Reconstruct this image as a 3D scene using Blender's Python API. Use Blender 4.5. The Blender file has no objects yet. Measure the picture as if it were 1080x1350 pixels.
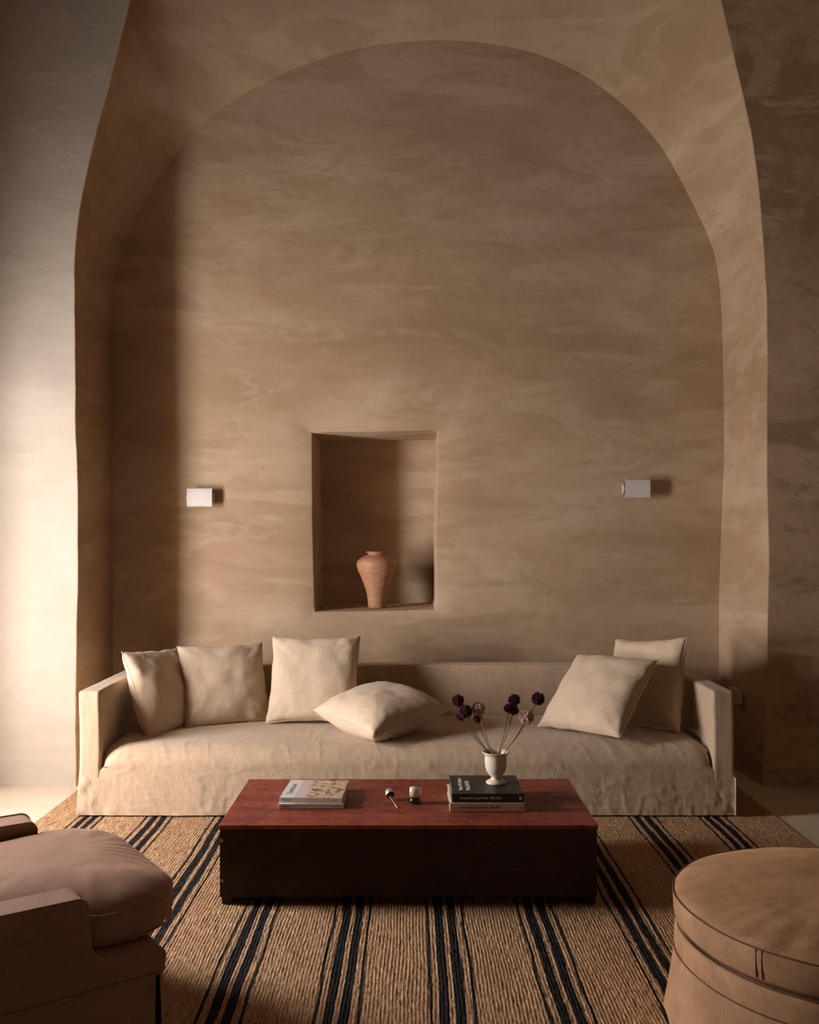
import bpy, bmesh, math, random
import numpy as np
from mathutils import Vector, Matrix, Euler, noise
random.seed(7)
SC = bpy.context.scene
COL = SC.collection
PI = math.pi
F_PX, HOR = 1230.0, 705.0          # focal length in pixels, horizon row of the 1080x1350 frame
CAM_H = 1.5

# ---------------------------------------------------------------- camera
cd = bpy.data.cameras.new('camera'); cam = bpy.data.objects.new('camera', cd); COL.objects.link(cam)
cam.location = (0, 0, CAM_H); cam.rotation_euler = (PI/2, 0, 0)
cd.sensor_fit = 'VERTICAL'; cd.sensor_height = 24.0; cd.lens = 24.0*F_PX/1350.0
cd.shift_y = 30.0/1350.0
cd.clip_start = 0.05; cd.clip_end = 100
SC.camera = cam
# ---------------------------------------------------------------- world, light, exposure
w = bpy.data.worlds.new('world'); SC.world = w; w.use_nodes = True
bgn = w.node_tree.nodes['Background']; bgn.inputs[0].default_value = (0.75, 0.85, 1.0, 1); bgn.inputs[1].default_value = 0.6
def area(name, loc, rot, sx, sy, power, color):
    l = bpy.data.lights.new(name, 'AREA'); l.shape = 'RECTANGLE'; l.size = sx; l.size_y = sy
    l.energy = power; l.color = color
    o = bpy.data.objects.new(name, l); COL.objects.link(o); o.location = loc; o.rotation_euler = rot
    return o
WIN_Y0, WIN_Y1, WIN_Z0, WIN_Z1 = 3.74, 4.36, 0.30, 2.30
REVEAL = .24
XL = -2.84      # inner face of the window wall
area('window_daylight', (XL-REVEAL-.01, (WIN_Y0+WIN_Y1)/2, (WIN_Z0+WIN_Z1)/2), (0, -PI/2, 0), WIN_Z1-WIN_Z0-.02, WIN_Y1-WIN_Y0-.02, 186, (1.0, 0.93, 0.91))
area('rear_fill_light', (2.2, -2.8, 1.6), (PI/2, 0, 0), 1.6, 2.4, 14, (1.0, 0.72, 0.45))  # added warm fill lamp behind the camera, no doorway there
SC.view_settings.view_transform = 'Standard'; SC.view_settings.look = 'None'
SC.view_settings.gamma = 1; SC.view_settings.use_curve_mapping = False
SC.view_settings.exposure = 0.0

# ---------------------------------------------------------------- helpers
def ux(px, D): return (px-540.0)*D/F_PX
def uz(py, D): return CAM_H-(py-HOR)*D/F_PX
def tag(o, label=None, cat=None, group=None, kind=None):
    if label: o['label'] = label
    if cat: o['category'] = cat
    if group: o['group'] = group
    if kind: o['kind'] = kind
    return o
def empty(name, loc=(0,0,0), rz=0.0):
    o = bpy.data.objects.new(name, None); COL.objects.link(o); o.location = loc; o.rotation_euler = (0,0,rz)
    o.empty_display_size = .05
    return o
def mobj(name, verts, faces, mat, parent=None, smooth=True):
    m = bpy.data.meshes.new(name); m.from_pydata([tuple(v) for v in verts], [], faces); m.update()
    if smooth: m.polygons.foreach_set('use_smooth', [True]*len(m.polygons))
    m.materials.append(mat)
    o = bpy.data.objects.new(name, m); COL.objects.link(o)
    if parent: o.parent = parent
    return o
def bmobj(name, bm, mat, parent=None, smooth=False):
    bmesh.ops.recalc_face_normals(bm, faces=bm.faces)
    m = bpy.data.meshes.new(name); bm.to_mesh(m); bm.free()
    if smooth: m.polygons.foreach_set('use_smooth', [True]*len(m.polygons))
    m.materials.append(mat)
    o = bpy.data.objects.new(name, m); COL.objects.link(o)
    if parent: o.parent = parent
    return o
def box(name, x0, x1, y0, y1, z0, z1, mat, parent=None, bev=0.0, seg=2, smooth=False):
    bm = bmesh.new(); bmesh.ops.create_cube(bm, size=1)
    for v in bm.verts:
        v.co = Vector((x0+(v.co.x+.5)*(x1-x0), y0+(v.co.y+.5)*(y1-y0), z0+(v.co.z+.5)*(z1-z0)))
    if bev > 0: bmesh.ops.bevel(bm, geom=bm.edges[:], offset=bev, segments=seg, profile=.6, affect='EDGES')
    o = bmobj(name, bm, mat, parent, smooth or seg > 2)
    return o
def auto_smooth(o, ang=40):
    m = o.data; m.polygons.foreach_set('use_smooth', [True]*len(m.polygons))
    bm = bmesh.new(); bm.from_mesh(m)
    for e in bm.edges:
        if len(e.link_faces) == 2 and e.calc_face_angle(0) > math.radians(ang): e.smooth = False
    bm.to_mesh(m); bm.free()
def tube(name, pts, rad, mat, parent=None, n=8, closed=False):
    pts = [Vector(p) for p in pts]; N = len(pts)
    rads = rad if isinstance(rad, (list, tuple)) else [rad]*N
    V, Fc = [], []
    up = None
    for i, p in enumerate(pts):
        a = pts[(i-1) % N] if (closed or i > 0) else p
        b = pts[(i+1) % N] if (closed or i < N-1) else p
        t = (b-a).normalized()
        if up is None: up = t.orthogonal().normalized()
        up = (up - t*up.dot(t)).normalized(); s = t.cross(up)
        for k in range(n):
            an = 2*PI*k/n; V.append(p + (up*math.cos(an)+s*math.sin(an))*rads[i])
    M = N if closed else N-1
    for i in range(M):
        j = (i+1) % N
        for k in range(n):
            Fc.append((i*n+k, i*n+(k+1) % n, j*n+(k+1) % n, j*n+k))
    if not closed:
        Fc.append(tuple(range(n-1, -1, -1))); Fc.append(tuple((N-1)*n+k for k in range(n)))
    return mobj(name, V, Fc, mat, parent)
def lathe(name, prof, mat, parent=None, n=48, fn=None, cap0=False, cap1=False):
    V, Fc = [], []
    for (r, z) in prof:
        for k in range(n):
            a = 2*PI*k/n; rr, zz = (r, z) if fn is None else fn(r, z, a)
            V.append((rr*math.cos(a), rr*math.sin(a), zz))
    for i in range(len(prof)-1):
        for k in range(n):
            Fc.append((i*n+k, i*n+(k+1) % n, (i+1)*n+(k+1) % n, (i+1)*n+k))
    if cap0: Fc.append(tuple(range(n-1, -1, -1)))
    if cap1: Fc.append(tuple((len(prof)-1)*n+k for k in range(n)))
    return mobj(name, V, Fc, mat, parent)
def round_poly(pts, rad, n=8):
    out = []; N = len(pts)
    for i in range(N):
        p = Vector(pts[i]); a = Vector(pts[i-1]); b = Vector(pts[(i+1) % N]); r = rad[i]
        if r <= 0: out.append(p.copy()); continue
        da = (a-p).normalized(); db = (b-p).normalized()
        ang = da.angle(db); d = r/math.tan(ang/2)
        c = p + (da+db).normalized()*(r/math.sin(ang/2))
        s = p+da*d; e = p+db*d
        v0 = s-c; v1 = e-c; tot = v0.angle(v1)
        cr = v0.x*v1.y-v0.y*v1.x; sg = 1 if cr > 0 else -1
        for k in range(n+1):
            t = sg*tot*k/n
            out.append(c+Vector((v0.x*math.cos(t)-v0.y*math.sin(t), v0.x*math.sin(t)+v0.y*math.cos(t))))
    return out
def resample(pts, step, closed=False):
    P = [Vector(p) for p in pts]
    if closed: P = P+[P[0]]
    L = [0]
    for i in range(1, len(P)): L.append(L[-1]+(P[i]-P[i-1]).length)
    n = max(2, int(round(L[-1]/step))); out = []; j = 0
    for k in range(n if closed else n+1):
        s = L[-1]*k/n
        while j < len(P)-2 and L[j+1] < s: j += 1
        d = L[j+1]-L[j]; t = 0 if d == 0 else (s-L[j])/d
        out.append(P[j].lerp(P[j+1], min(1, max(0, t))))
    return out
def fbm(x, y, z, oct=3):
    v = 0; a = 1; 
    for _ in range(oct):
        v += a*noise.noise(Vector((x, y, z))); a *= .5; x *= 2.03; y *= 2.03; z *= 2.03
    return v
def text(name, body, size, mat, parent, mtx, align='LEFT', sx=1.0, ext=.0002, shear=0):
    c = bpy.data.curves.new(name, 'FONT'); c.body = body; c.size = size; c.align_x = align; c.align_y = 'CENTER'
    c.extrude = ext; c.resolution_u = 3; c.offset = size*.018; c.shear = shear
    t = bpy.data.objects.new('tmp', c); COL.objects.link(t)
    dg = bpy.context.evaluated_depsgraph_get(); m = bpy.data.meshes.new_from_object(t.evaluated_get(dg))
    bpy.data.objects.remove(t); m.materials.clear(); m.materials.append(mat)
    m.transform(mtx @ Matrix.Diagonal((sx, 1, 1, 1)))
    o = bpy.data.objects.new(name, m); COL.objects.link(o); o.parent = parent
    return o

# ---------------------------------------------------------------- materials
def newmat(name):
    m = bpy.data.materials.new(name); m.use_nodes = True
    nt = m.node_tree; b = nt.nodes['Principled BSDF']
    return m, nt, b
def N(nt, t, **kw):
    n = nt.nodes.new(t)
    for k, v in kw.items():
        if k in n.inputs: n.inputs[k].default_value = v
        else: setattr(n, k, v)
    return n
def coords(nt, scale=(1,1,1), rot=(0,0,0)):
    tc = nt.nodes.new('ShaderNodeTexCoord'); mp = nt.nodes.new('ShaderNodeMapping')
    mp.inputs['Scale'].default_value = scale; mp.inputs['Rotation'].default_value = rot
    nt.links.new(tc.outputs['Object'], mp.inputs['Vector']); return mp.outputs[0]
def noi(nt, vec, scale, detail=4, rough=.55, dist=0.0):
    n = nt.nodes.new('ShaderNodeTexNoise'); n.inputs['Scale'].default_value = scale; n.inputs['Detail'].default_value = detail
    n.inputs['Roughness'].default_value = rough; n.inputs['Distortion'].default_value = dist
    nt.links.new(vec, n.inputs['Vector']); return n.outputs['Fac']
def ramp(nt, fac, stops, interp='LINEAR'):
    r = nt.nodes.new('ShaderNodeValToRGB'); r.color_ramp.interpolation = interp
    el = r.color_ramp.elements
    while len(el) > 1: el.remove(el[-1])
    el[0].position = stops[0][0]; el[0].color = tuple(stops[0][1])+(1,)
    for p, c in stops[1:]:
        e = el.new(p); e.color = tuple(c)+(1,)
    nt.links.new(fac, r.inputs['Fac']); return r.outputs['Color']
def mix(nt, fac, a, b, mode='MIX'):
    n = nt.nodes.new('ShaderNodeMix'); n.data_type = 'RGBA'; n.blend_type = mode
    for s, v in ((n.inputs[0], fac), (n.inputs[6], a), (n.inputs[7], b)):
        if hasattr(v, 'links') or hasattr(v, 'is_linked'): nt.links.new(v, s)
        elif isinstance(v, (int, float)): s.default_value = v
        else: s.default_value = tuple(v)+(1,)
    return n.outputs[2]
def mth(nt, op, a, b=None, c=None):
    n = nt.nodes.new('ShaderNodeMath'); n.operation = op
    for i, v in enumerate((a, b, c)):
        if v is None: continue
        if isinstance(v, (int, float)): n.inputs[i].default_value = v
        else: nt.links.new(v, n.inputs[i])
    return n.outputs[0]
def bump(nt, b, h, strength, dist=.01, prev=None):
    n = nt.nodes.new('ShaderNodeBump'); n.inputs['Strength'].default_value = strength; n.inputs['Distance'].default_value = dist
    nt.links.new(h, n.inputs['Height'])
    if prev: nt.links.new(prev, n.inputs['Normal'])
    nt.links.new(n.outputs[0], b.inputs['Normal']); return n.outputs[0]
G1 = (1,1,1); G0 = (0,0,0)

def plaster(name, lo, mid, hi, stretch=(1, 1, 2.6), contrast=1.0, seed=0.0):
    m, nt, b = newmat(name)
    v = coords(nt, stretch, (0,0,seed)); v2 = coords(nt, (1,1,1.5), (0,0,seed))
    big = noi(nt, v, .62, 5, .6, .5); c = ramp(nt, big, [(.36, lo), (.5, mid), (.64, hi)])
    dk = tuple(x*.74 for x in lo)
    pat = noi(nt, coords(nt, (stretch[0]*.7, stretch[1]*.7, stretch[2]*1.25), (0,0,seed+.4)), 1.5, 7, .62, .9)
    c = mix(nt, mth(nt, 'MULTIPLY', ramp(nt, pat, [(.50, G0), (.585, G1)]), .55*contrast), c, lo)
    pat2 = noi(nt, coords(nt, (stretch[0]*.8, stretch[1]*.8, stretch[2]*1.6), (0,0,seed+2.4)), 1.2, 8, .66, 1.1)
    c = mix(nt, mth(nt, 'MULTIPLY', ramp(nt, pat2, [(.53, G0), (.60, G1)]), .50*contrast), c, hi)
    pt3 = noi(nt, v2, 3.6, 9, .72, 1.5); c = mix(nt, mth(nt, 'MULTIPLY', ramp(nt, pt3, [(.56, G0), (.68, G1)]), .30*contrast), c, dk)
    pt4 = noi(nt, v2, 14, 8, .75, 1.0); c = mix(nt, mth(nt, 'MULTIPLY', ramp(nt, pt4, [(.52, G0), (.70, G1)]), .22*contrast), c, dk)
    nt.links.new(c, b.inputs['Base Color']); b.inputs['Roughness'].default_value = .88
    b.inputs['Specular IOR Level'].default_value = .25
    tr = noi(nt, coords(nt, (1,1,1.6)), 2.6, 4, .55, .4); p = bump(nt, b, tr, .45, .022)
    tr2 = noi(nt, v2, 30, 4, .6); bump(nt, b, tr2, .15, .003, p)
    return m
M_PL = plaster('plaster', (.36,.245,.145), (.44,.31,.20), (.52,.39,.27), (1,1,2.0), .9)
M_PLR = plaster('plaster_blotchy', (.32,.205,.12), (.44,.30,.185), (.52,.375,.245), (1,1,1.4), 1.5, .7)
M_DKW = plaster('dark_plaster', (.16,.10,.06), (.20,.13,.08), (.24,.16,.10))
M_PL_LIT = plaster('plaster_window_lit', (.39,.34,.28), (.43,.38,.315), (.47,.415,.35), (1,1,1.8), .55, .3)  # paler copy of the plaster, window light put into its colour
m, nt, b = newmat('concrete_floor'); M_FLOOR = m
v = coords(nt); c = ramp(nt, noi(nt, v, 1.4, 7, .65, .5), [(.3, (.56,.46,.34)), (.7, (.70,.60,.47))])
c = mix(nt, .15, c, ramp(nt, noi(nt, v, 28, 5, .7), [(.3, (.35,.27,.19)), (.7, (.7,.6,.5))]))
nt.links.new(c, b.inputs['Base Color']); b.inputs['Roughness'].default_value = .55; bump(nt, b, noi(nt, v, 12, 5), .1, .004)

def linen(name, col, wv=420, bs=.35, wr=.25, dark=.82, soft=.5):
    m, nt, b = newmat(name); v = coords(nt)
    c0 = tuple(col); c1 = tuple(x*dark for x in col)
    c = ramp(nt, noi(nt, coords(nt, (1,1,.35)), 9, 6, .7, .3), [(.32, c1), (.62, c0)])
    warp = noi(nt, coords(nt, (1, 1, .04)), wv, 2, .5); weft = noi(nt, coords(nt, (.04, .3, 1)), wv, 2, .5)
    wvh = mth(nt, 'ADD', warp, weft)
    c = mix(nt, .30, c, ramp(nt, mth(nt, 'MULTIPLY', wvh, .5), [(.36, tuple(x*.55 for x in col)), (.6, tuple(min(1, x*1.2) for x in col))]))
    nt.links.new(c, b.inputs['Base Color']); b.inputs['Roughness'].default_value = .92
    b.inputs['Specular IOR Level'].default_value = .15
    b.inputs['Sheen Weight'].default_value = .15
    p = bump(nt, b, noi(nt, coords(nt, (1,1,.7)), 16, 5, .6, .7), wr, .012)
    bump(nt, b, wvh, bs, .0015, p)
    return m
M_LIN = linen('sofa_linen', (.53,.395,.272))
M_CUSH = linen('cushion_linen', (.63,.495,.36), 380, .25, .22, .86)
def suede(name, col, dcol, sc=7, sheen=.35):
    m, nt, b = newmat(name); v = coords(nt)
    c = ramp(nt, noi(nt, v, sc, 7, .68, .8), [(.34, dcol), (.66, col)])
    c = mix(nt, .18, c, ramp(nt, noi(nt, v, 70, 4, .7), [(.35, tuple(x*.6 for x in dcol)), (.65, col)]))
    nt.links.new(c, b.inputs['Base Color']); b.inputs['Roughness'].default_value = .72
    b.inputs['Specular IOR Level'].default_value = .25; b.inputs['Sheen Weight'].default_value = sheen
    b.inputs['Sheen Tint'].default_value = tuple(min(1, x*1.8) for x in col)+(1,)
    p = bump(nt, b, noi(nt, v, 11, 5, .6, .5), .22, .008); bump(nt, b, noi(nt, v, 260, 3), .12, .001, p)
    return m
M_OTT = suede('tan_suede', (.50,.30,.165), (.30,.155,.075), 5)
M_CHR = suede('brown_cotton_velvet', (.41,.255,.18), (.32,.185,.125), 5, .3)
def flat(name, col, rough=.6, spec=.5, metal=0.0, nz=0.0):
    m, nt, b = newmat(name); v = coords(nt)
    c = ramp(nt, noi(nt, v, 25, 4), [(.3, tuple(x*(1-nz) for x in col)), (.7, col)])
    nt.links.new(c, b.inputs['Base Color']); b.inputs['Roughness'].default_value = rough
    b.inputs['Specular IOR Level'].default_value = spec; b.inputs['Metallic'].default_value = metal
    return m
M_WHITE = flat('white_enamel', (.66,.62,.58), .45, .4, 0, .03)
M_BLACKBK = flat('black_cloth_cover', (.016,.018,.019), .5, .5, 0, .2)
M_CREAMBK = flat('cream_cloth_cover', (.66,.55,.42), .7, .3, 0, .06)
M_PAPER = flat('page_edges', (.62,.54,.44), .9, .1, 0, .15)
M_INKW = flat('white_ink', (.72,.68,.62), .6); M_INKB = flat('brown_ink', (.10,.06,.035), .6); M_INKG = flat('grey_blue_ink', (.20,.23,.28), .6)
M_MAGW = flat('magazine_white_stock', (.70,.66,.62), .5, .4, 0, .05)
M_CER = flat('glazed_cream_ceramic', (.70,.61,.49), .32, .5, 0, .08)
M_DARK = flat('dark_void', (.01,.008,.007), .9)
M_STEM = flat('dry_green_stem', (.12,.10,.045), .7, .3, 0, .3)
M_STEML = flat('pale_straw_stem', (.42,.32,.19), .7, .3, 0, .3)
M_PURP = flat('dark_purple_florets', (.085,.018,.035), .75, .3, 0, .6)
M_PINK = flat('dusty_pink_florets', (.78,.50,.46), .8, .3, 0, .45)
M_WAX = flat('candle_wax', (.72,.62,.48), .5, .4, 0, .1)
M_SMOKE = flat('dark_glass_base', (.012,.015,.016), .15)
M_METAL = flat('brushed_pale_metal', (.62,.54,.46), .4, .5, .6, .1)
M_CHIP = flat('bare_wood_chip', (.62,.33,.22), .8, .2, 0, .3)
m, nt, b = newmat('clear_glass'); M_GLASS = m
nt.nodes.remove(b); tr_ = nt.nodes.new('ShaderNodeBsdfTransparent'); gl_ = nt.nodes.new('ShaderNodeBsdfGlossy'); fr_n = nt.nodes.new('ShaderNodeLayerWeight')
tr_.inputs[0].default_value = (.95,.94,.92,1); gl_.inputs['Roughness'].default_value = .05
fc_ = mth(nt, 'ADD', mth(nt, 'MULTIPLY', mth(nt, 'POWER', fr_n.outputs['Facing'], 4.0), .5), .04)
ms = nt.nodes.new('ShaderNodeMixShader'); nt.links.new(fc_, ms.inputs[0]); nt.links.new(tr_.outputs[0], ms.inputs[1]); nt.links.new(gl_.outputs[0], ms.inputs[2])
nt.links.new(ms.outputs[0], nt.nodes['Material Output'].inputs[0])
m, nt, b = newmat('terracotta'); M_TERRA = m
v = coords(nt, (1,1,3)); c = ramp(nt, noi(nt, v, 10, 6, .6), [(.3, (.36,.17,.085)), (.7, (.50,.27,.15))])
nt.links.new(c, b.inputs['Base Color']); b.inputs['Roughness'].default_value = .6; bump(nt, b, noi(nt, coords(nt, (.3,.3,8)), 14, 4), .2, .003)
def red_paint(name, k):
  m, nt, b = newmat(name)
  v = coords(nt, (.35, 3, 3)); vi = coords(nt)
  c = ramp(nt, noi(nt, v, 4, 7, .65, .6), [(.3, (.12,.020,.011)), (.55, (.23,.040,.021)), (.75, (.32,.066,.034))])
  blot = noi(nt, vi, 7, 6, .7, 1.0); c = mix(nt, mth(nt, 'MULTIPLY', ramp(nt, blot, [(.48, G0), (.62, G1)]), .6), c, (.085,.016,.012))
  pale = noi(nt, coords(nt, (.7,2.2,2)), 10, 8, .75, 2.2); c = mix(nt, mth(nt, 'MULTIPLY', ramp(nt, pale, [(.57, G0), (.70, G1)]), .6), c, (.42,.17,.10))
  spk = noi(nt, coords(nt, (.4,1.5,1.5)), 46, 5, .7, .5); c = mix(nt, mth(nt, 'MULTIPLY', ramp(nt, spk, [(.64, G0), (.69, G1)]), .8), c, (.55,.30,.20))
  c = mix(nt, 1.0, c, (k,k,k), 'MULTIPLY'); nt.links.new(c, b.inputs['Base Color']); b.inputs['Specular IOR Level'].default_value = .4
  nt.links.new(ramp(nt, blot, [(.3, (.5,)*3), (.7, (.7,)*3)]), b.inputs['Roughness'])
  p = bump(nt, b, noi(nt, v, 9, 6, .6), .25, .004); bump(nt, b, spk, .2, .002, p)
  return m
M_RED = red_paint('worn_red_paint', 1.08); M_RED_SHADED = red_paint('red_paint_shaded', .13)  # second is a darker copy: shade below the lid put into the colour
# jute rug
m, nt, b = newmat('jute_weave'); M_RUG = m
tc = nt.nodes.new('ShaderNodeTexCoord'); sp = nt.nodes.new('ShaderNodeSeparateXYZ'); nt.links.new(tc.outputs['Object'], sp.inputs[0])
wob = noi(nt, coords(nt, (6, 2.0, 1)), 1.0, 2, .5); wob2 = noi(nt, coords(nt, (60, 45, 1)), 1.0, 3, .6)
X = mth(nt, 'ADD', sp.outputs[0], mth(nt, 'MULTIPLY', mth(nt, 'SUBTRACT', wob, .5), .030))
X = mth(nt, 'ADD', X, mth(nt, 'MULTIPLY', mth(nt, 'SUBTRACT', wob2, .5), .008))
per = .3647; off = 10*per + .044 + per*0.0
fr = mth(nt, 'FRACT', mth(nt, 'MULTIPLY', mth(nt, 'ADD', X, off), 1/per))
d = mth(nt, 'MULTIPLY', mth(nt, 'ABSOLUTE', mth(nt, 'SUBTRACT', fr, .5)), per*10)   # decimetres from group centre
e = .012
msk = ramp(nt, d, [(0, G0), (.085-e, G0), (.085+e, G1), (.41-e, G1), (.41+e, G0), (.625-e, G0), (.625+e, G1), (.735-e, G1), (.735+e, G0), (1, G0)])
edge = mth(nt, 'LESS_THAN', mth(nt, 'ABSOLUTE', sp.outputs[0]), 1.86)
msk = mth(nt, 'MULTIPLY', msk, edge)
jn = noi(nt, coords(nt, (165, 17, 1)), 1.0, 3, .6, .3)
st = noi(nt, coords(nt, (120, 48, 1), (0,0,.10)), 1.0, 3, .6, .4)
jn2 = noi(nt, coords(nt, (5, 1.0, 1)), 1.0, 5, .65); yarn = noi(nt, coords(nt, (82, .9, 1)), 1.0, 2, .5)
mixn = mth(nt, 'ADD', mth(nt, 'MULTIPLY', jn, .55), mth(nt, 'MULTIPLY', st, .45))
jc = ramp(nt, mixn, [(.34, (.09,.042,.02)), (.43, (.38,.225,.12)), (.54, (.58,.385,.23)), (.66, (.76,.56,.38))])
jc = mix(nt, mth(nt, 'MULTIPLY', ramp(nt, yarn, [(.42, G0), (.6, G1)]), .45), jc, (.34,.19,.095))
jc = mix(nt, mth(nt, 'MULTIPLY', ramp(nt, jn2, [(.42, G0), (.62, G1)]), .40), jc, (.38,.21,.11))
dc = ramp(nt, mixn, [(.42, (.008,.008,.008)), (.58, (.026,.026,.028)), (.70, (.10,.10,.10))])
nt.links.new(mix(nt, msk, jc, dc), b.inputs['Base Color']); b.inputs['Roughness'].default_value = .9; b.inputs['Specular IOR Level'].default_value = .12
p = bump(nt, b, jn, .8, .008); bump(nt, b, st, .8, .007, p)
# magazine cover print (flat print): pale photo with warm and dark blots towards the right
m, nt, b = newmat('magazine_cover_print'); M_COVER = m
tc = nt.nodes.new('ShaderNodeTexCoord'); sp = nt.nodes.new('ShaderNodeSeparateXYZ'); nt.links.new(tc.outputs['Object'], sp.inputs[0])
blo = noi(nt, coords(nt, (1,1,1)), 30, 3, .6, .4)
warm = ramp(nt, blo, [(.36, (.06,.035,.025)), (.44, (.35,.22,.14)), (.52, (.60,.42,.28)), (.66, (.62,.50,.40))])
xr = ramp(nt, mth(nt, 'ADD', sp.outputs[0], mth(nt, 'MULTIPLY', blo, .06)), [(.07, G0), (.085, G1)])
nt.links.new(mix(nt, xr, ramp(nt, noi(nt, coords(nt, (1,1,1)), 40, 2), [(.3, (.50,.42,.40)), (.5, (.58,.50,.47))]), warm), b.inputs['Base Color'])
b.inputs['Roughness'].default_value = .4

# ---------------------------------------------------------------- setting: arch, walls, floor
YF, YB = 5.57, 6.26
def wob(o, *a): return o*fbm(*a, oct=2)
# front edge of the arch (measured rows, then an elliptical crown above the frame)
def crown(cx, aL, aR, cy, b, y0):
    L = []; R = []
    for k in range(0, 31):
        y = y0 - (y0-(cy-b))*(1-math.cos(PI/2*k/30)) if False else None
    return L, R
fl = [(101,1040),(102,880),(103,760),(103,640),(100,500),(98.5,370),(99,333),(108,267),(127,174),(149,93),(174,0)]
frr = [(1006,1040),(1009,935),(1011,860),(1012,700),(1011,500),(1010.5,444),(1009,370),(1006,315),(999,241),(988,174),(967,78),(947,0)]
top = []
th0 = math.acos((556-174)/457.); 
for k in range(1, 40):
    t = k/40.
    # superellipse from left (174,0) over the crown (556,-320) to right (947,0)
    a = 382 if t < .5 else 391
    u = 2*t-1
    top.append((556+a*math.sin(u*PI/2)*1.0, -320*(abs(math.cos(u*PI/2))**1.05)))
front_px = fl + top + frr[::-1]
back_px = [(148,1002),(149,880),(148,700),(147,500),(146.5,400),(151,367),(160,330),(175,293),(197,256),(223,218),(260,172),(300,140),(350,112),(400,90),(450,73),(500,63),(550,58),(600,57.5),(650,62),(700,72),(740,87),(780,109),(820,139),(860,180),(882,211),(904,252),(925,293),(940,326),(949,372),(951,407),(952.5,440),(954,500),(955,600),(951,690),(948,780),(948,880),(948,1002)]
def smooth(P, it=2):
    for _ in range(it):
        P = [P[0]]+[(P[i-1]+P[i]*2+P[i+1])/4 for i in range(1, len(P)-1)]+[P[-1]]
    return P
def prof(px, D): return [Vector((ux(x, D), uz(y, D))) for x, y in px]
def by_segments(P, split_z, n_leg, n_top):
    # resample left leg / arch / right leg separately so that points of both profiles pair up
    i0 = next(i for i, p in enumerate(P) if p.y >= split_z); i1 = max(i for i, p in enumerate(P) if p.y >= split_z)
    def cut(a, b):
        t = (split_z-a.y)/(b.y-a.y); return a.lerp(b, t)
    a = cut(P[i0-1], P[i0]); c = cut(P[i1], P[i1+1])
    def rs(Q, n):
        L = [0]
        for i in range(1, len(Q)): L.append(L[-1]+(Q[i]-Q[i-1]).length)
        out = []; j = 0
        for k in range(n+1):
            s = L[-1]*k/n
            while j < len(Q)-2 and L[j+1] < s: j += 1
            d = L[j+1]-L[j]; out.append(Q[j].lerp(Q[j+1], 0 if d == 0 else min(1, (s-L[j])/d)))
        return out
    l = rs(P[:i0]+[a], n_leg); t = rs([a]+P[i0:i1+1]+[c], n_top); r = rs([c]+P[i1+1:], n_leg)
    return l+t[1:]+r[1:]
FP = by_segments(prof(front_px, YF), 2.9, 50, 120); BP = by_segments(prof(back_px, YB), 2.9, 50, 120)
def set_base(P): P[0].y = -.02; P[-1].y = -.02; return P
FP = smooth(set_base(FP), 3); BP = smooth(set_base(BP), 3)
NP = len(FP)
# slight hand-made wobble of the front arris
for i, p in enumerate(FP):
    p.x += .010*fbm(p.x*.3, p.y*1.7, 3.1)
# arch reveal (jambs and soffit) lofted with a rounded front arris
V = []; Fc = []; K = 14
cx = .07
for i in range(NP):
    f, bk = FP[i], BP[i]
    t = (FP[min(i+1, NP-1)]-FP[max(i-1, 0)]).normalized(); nrm = Vector((-t.y, t.x))   # points away from the opening
    if nrm.dot(f-Vector((cx, 1.8))) < 0: nrm = -nrm
    r = .007
    row = [(f.x+nrm.x*r, YF, f.y+nrm.y*r)]
    for a in (30, 60): row.append((f.x+nrm.x*r*(1-math.sin(math.radians(a))), YF+r*(1-math.cos(math.radians(a))), f.y+nrm.y*r*(1-math.sin(math.radians(a)))))
    row.append((f.x, YF+r, f.y))
    for k in range(1, K+1):
        s = k/K; q = f.lerp(bk, s); bulge = .018*math.sin(s*PI)*fbm(q.x*.8, q.y*.9, s)
        row.append((q.x+nrm.x*bulge, YF+r+(YB-YF-r+.012)*s, q.y+nrm.y*bulge))
    V += row
W = K+4
for i in range(NP-1):
    for k in range(W-1): Fc.append((i*W+k, i*W+k+1, (i+1)*W+k+1, (i+1)*W+k))
arch = mobj('wall_arch', V, Fc, M_PL); tag(arch, kind='structure')
# front wall either side of the arch: left (window light put into its colour) and right
XL, XR, ZC, YR = XL, 6.0, 7.0, -6.0
ic = min(range(NP), key=lambda i: -FP[i].y)
def front_wall(name, idx, xo, mat, rows=28):
    V = []; Fc = []
    for i in idx:
        f = FP[i]; e0 = Vector(V0[i])
        # outer partner on the room corner / ceiling line
        if f.y < 3.0: o = Vector((xo, max(f.y, -.02)))
        else:
            t = (i-ilo[name])/(ic-ilo[name]) if name == 'wall_left' else (ilo[name]-i)/(ilo[name]-ic)
            tot = (ZC-3.0)+abs(xo-FP[ic].x); s = t*tot
            o = Vector((xo, 3.0+s)) if s < ZC-3.0 else Vector((xo+(s-(ZC-3.0))*(1 if xo < 0 else -1), ZC))
        for k in range(rows+1):
            s = k/rows; V.append((e0.x+(o.x-e0.x)*s, YF, e0.z+(o.y-e0.z)*s))
    R = rows+1
    for a in range(len(idx)-1):
        for k in range(rows): Fc.append((a*R+k, a*R+k+1, (a+1)*R+k+1, (a+1)*R+k))
    o = mobj(name, V, Fc, mat, smooth=False); return tag(o, kind='structure')
V0 = {i: V[i*W] for i in range(NP)}
ilo = {'wall_left': next(i for i in range(NP) if FP[i].y >= 3.0), 'wall_right': max(i for i in range(NP) if FP[i].y >= 3.0)}
front_wall('wall_left', list(range(0, ic+1)), XL, M_PL_LIT)
front_wall('wall_right', list(range(ic, NP)), XR, M_PLR)
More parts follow.
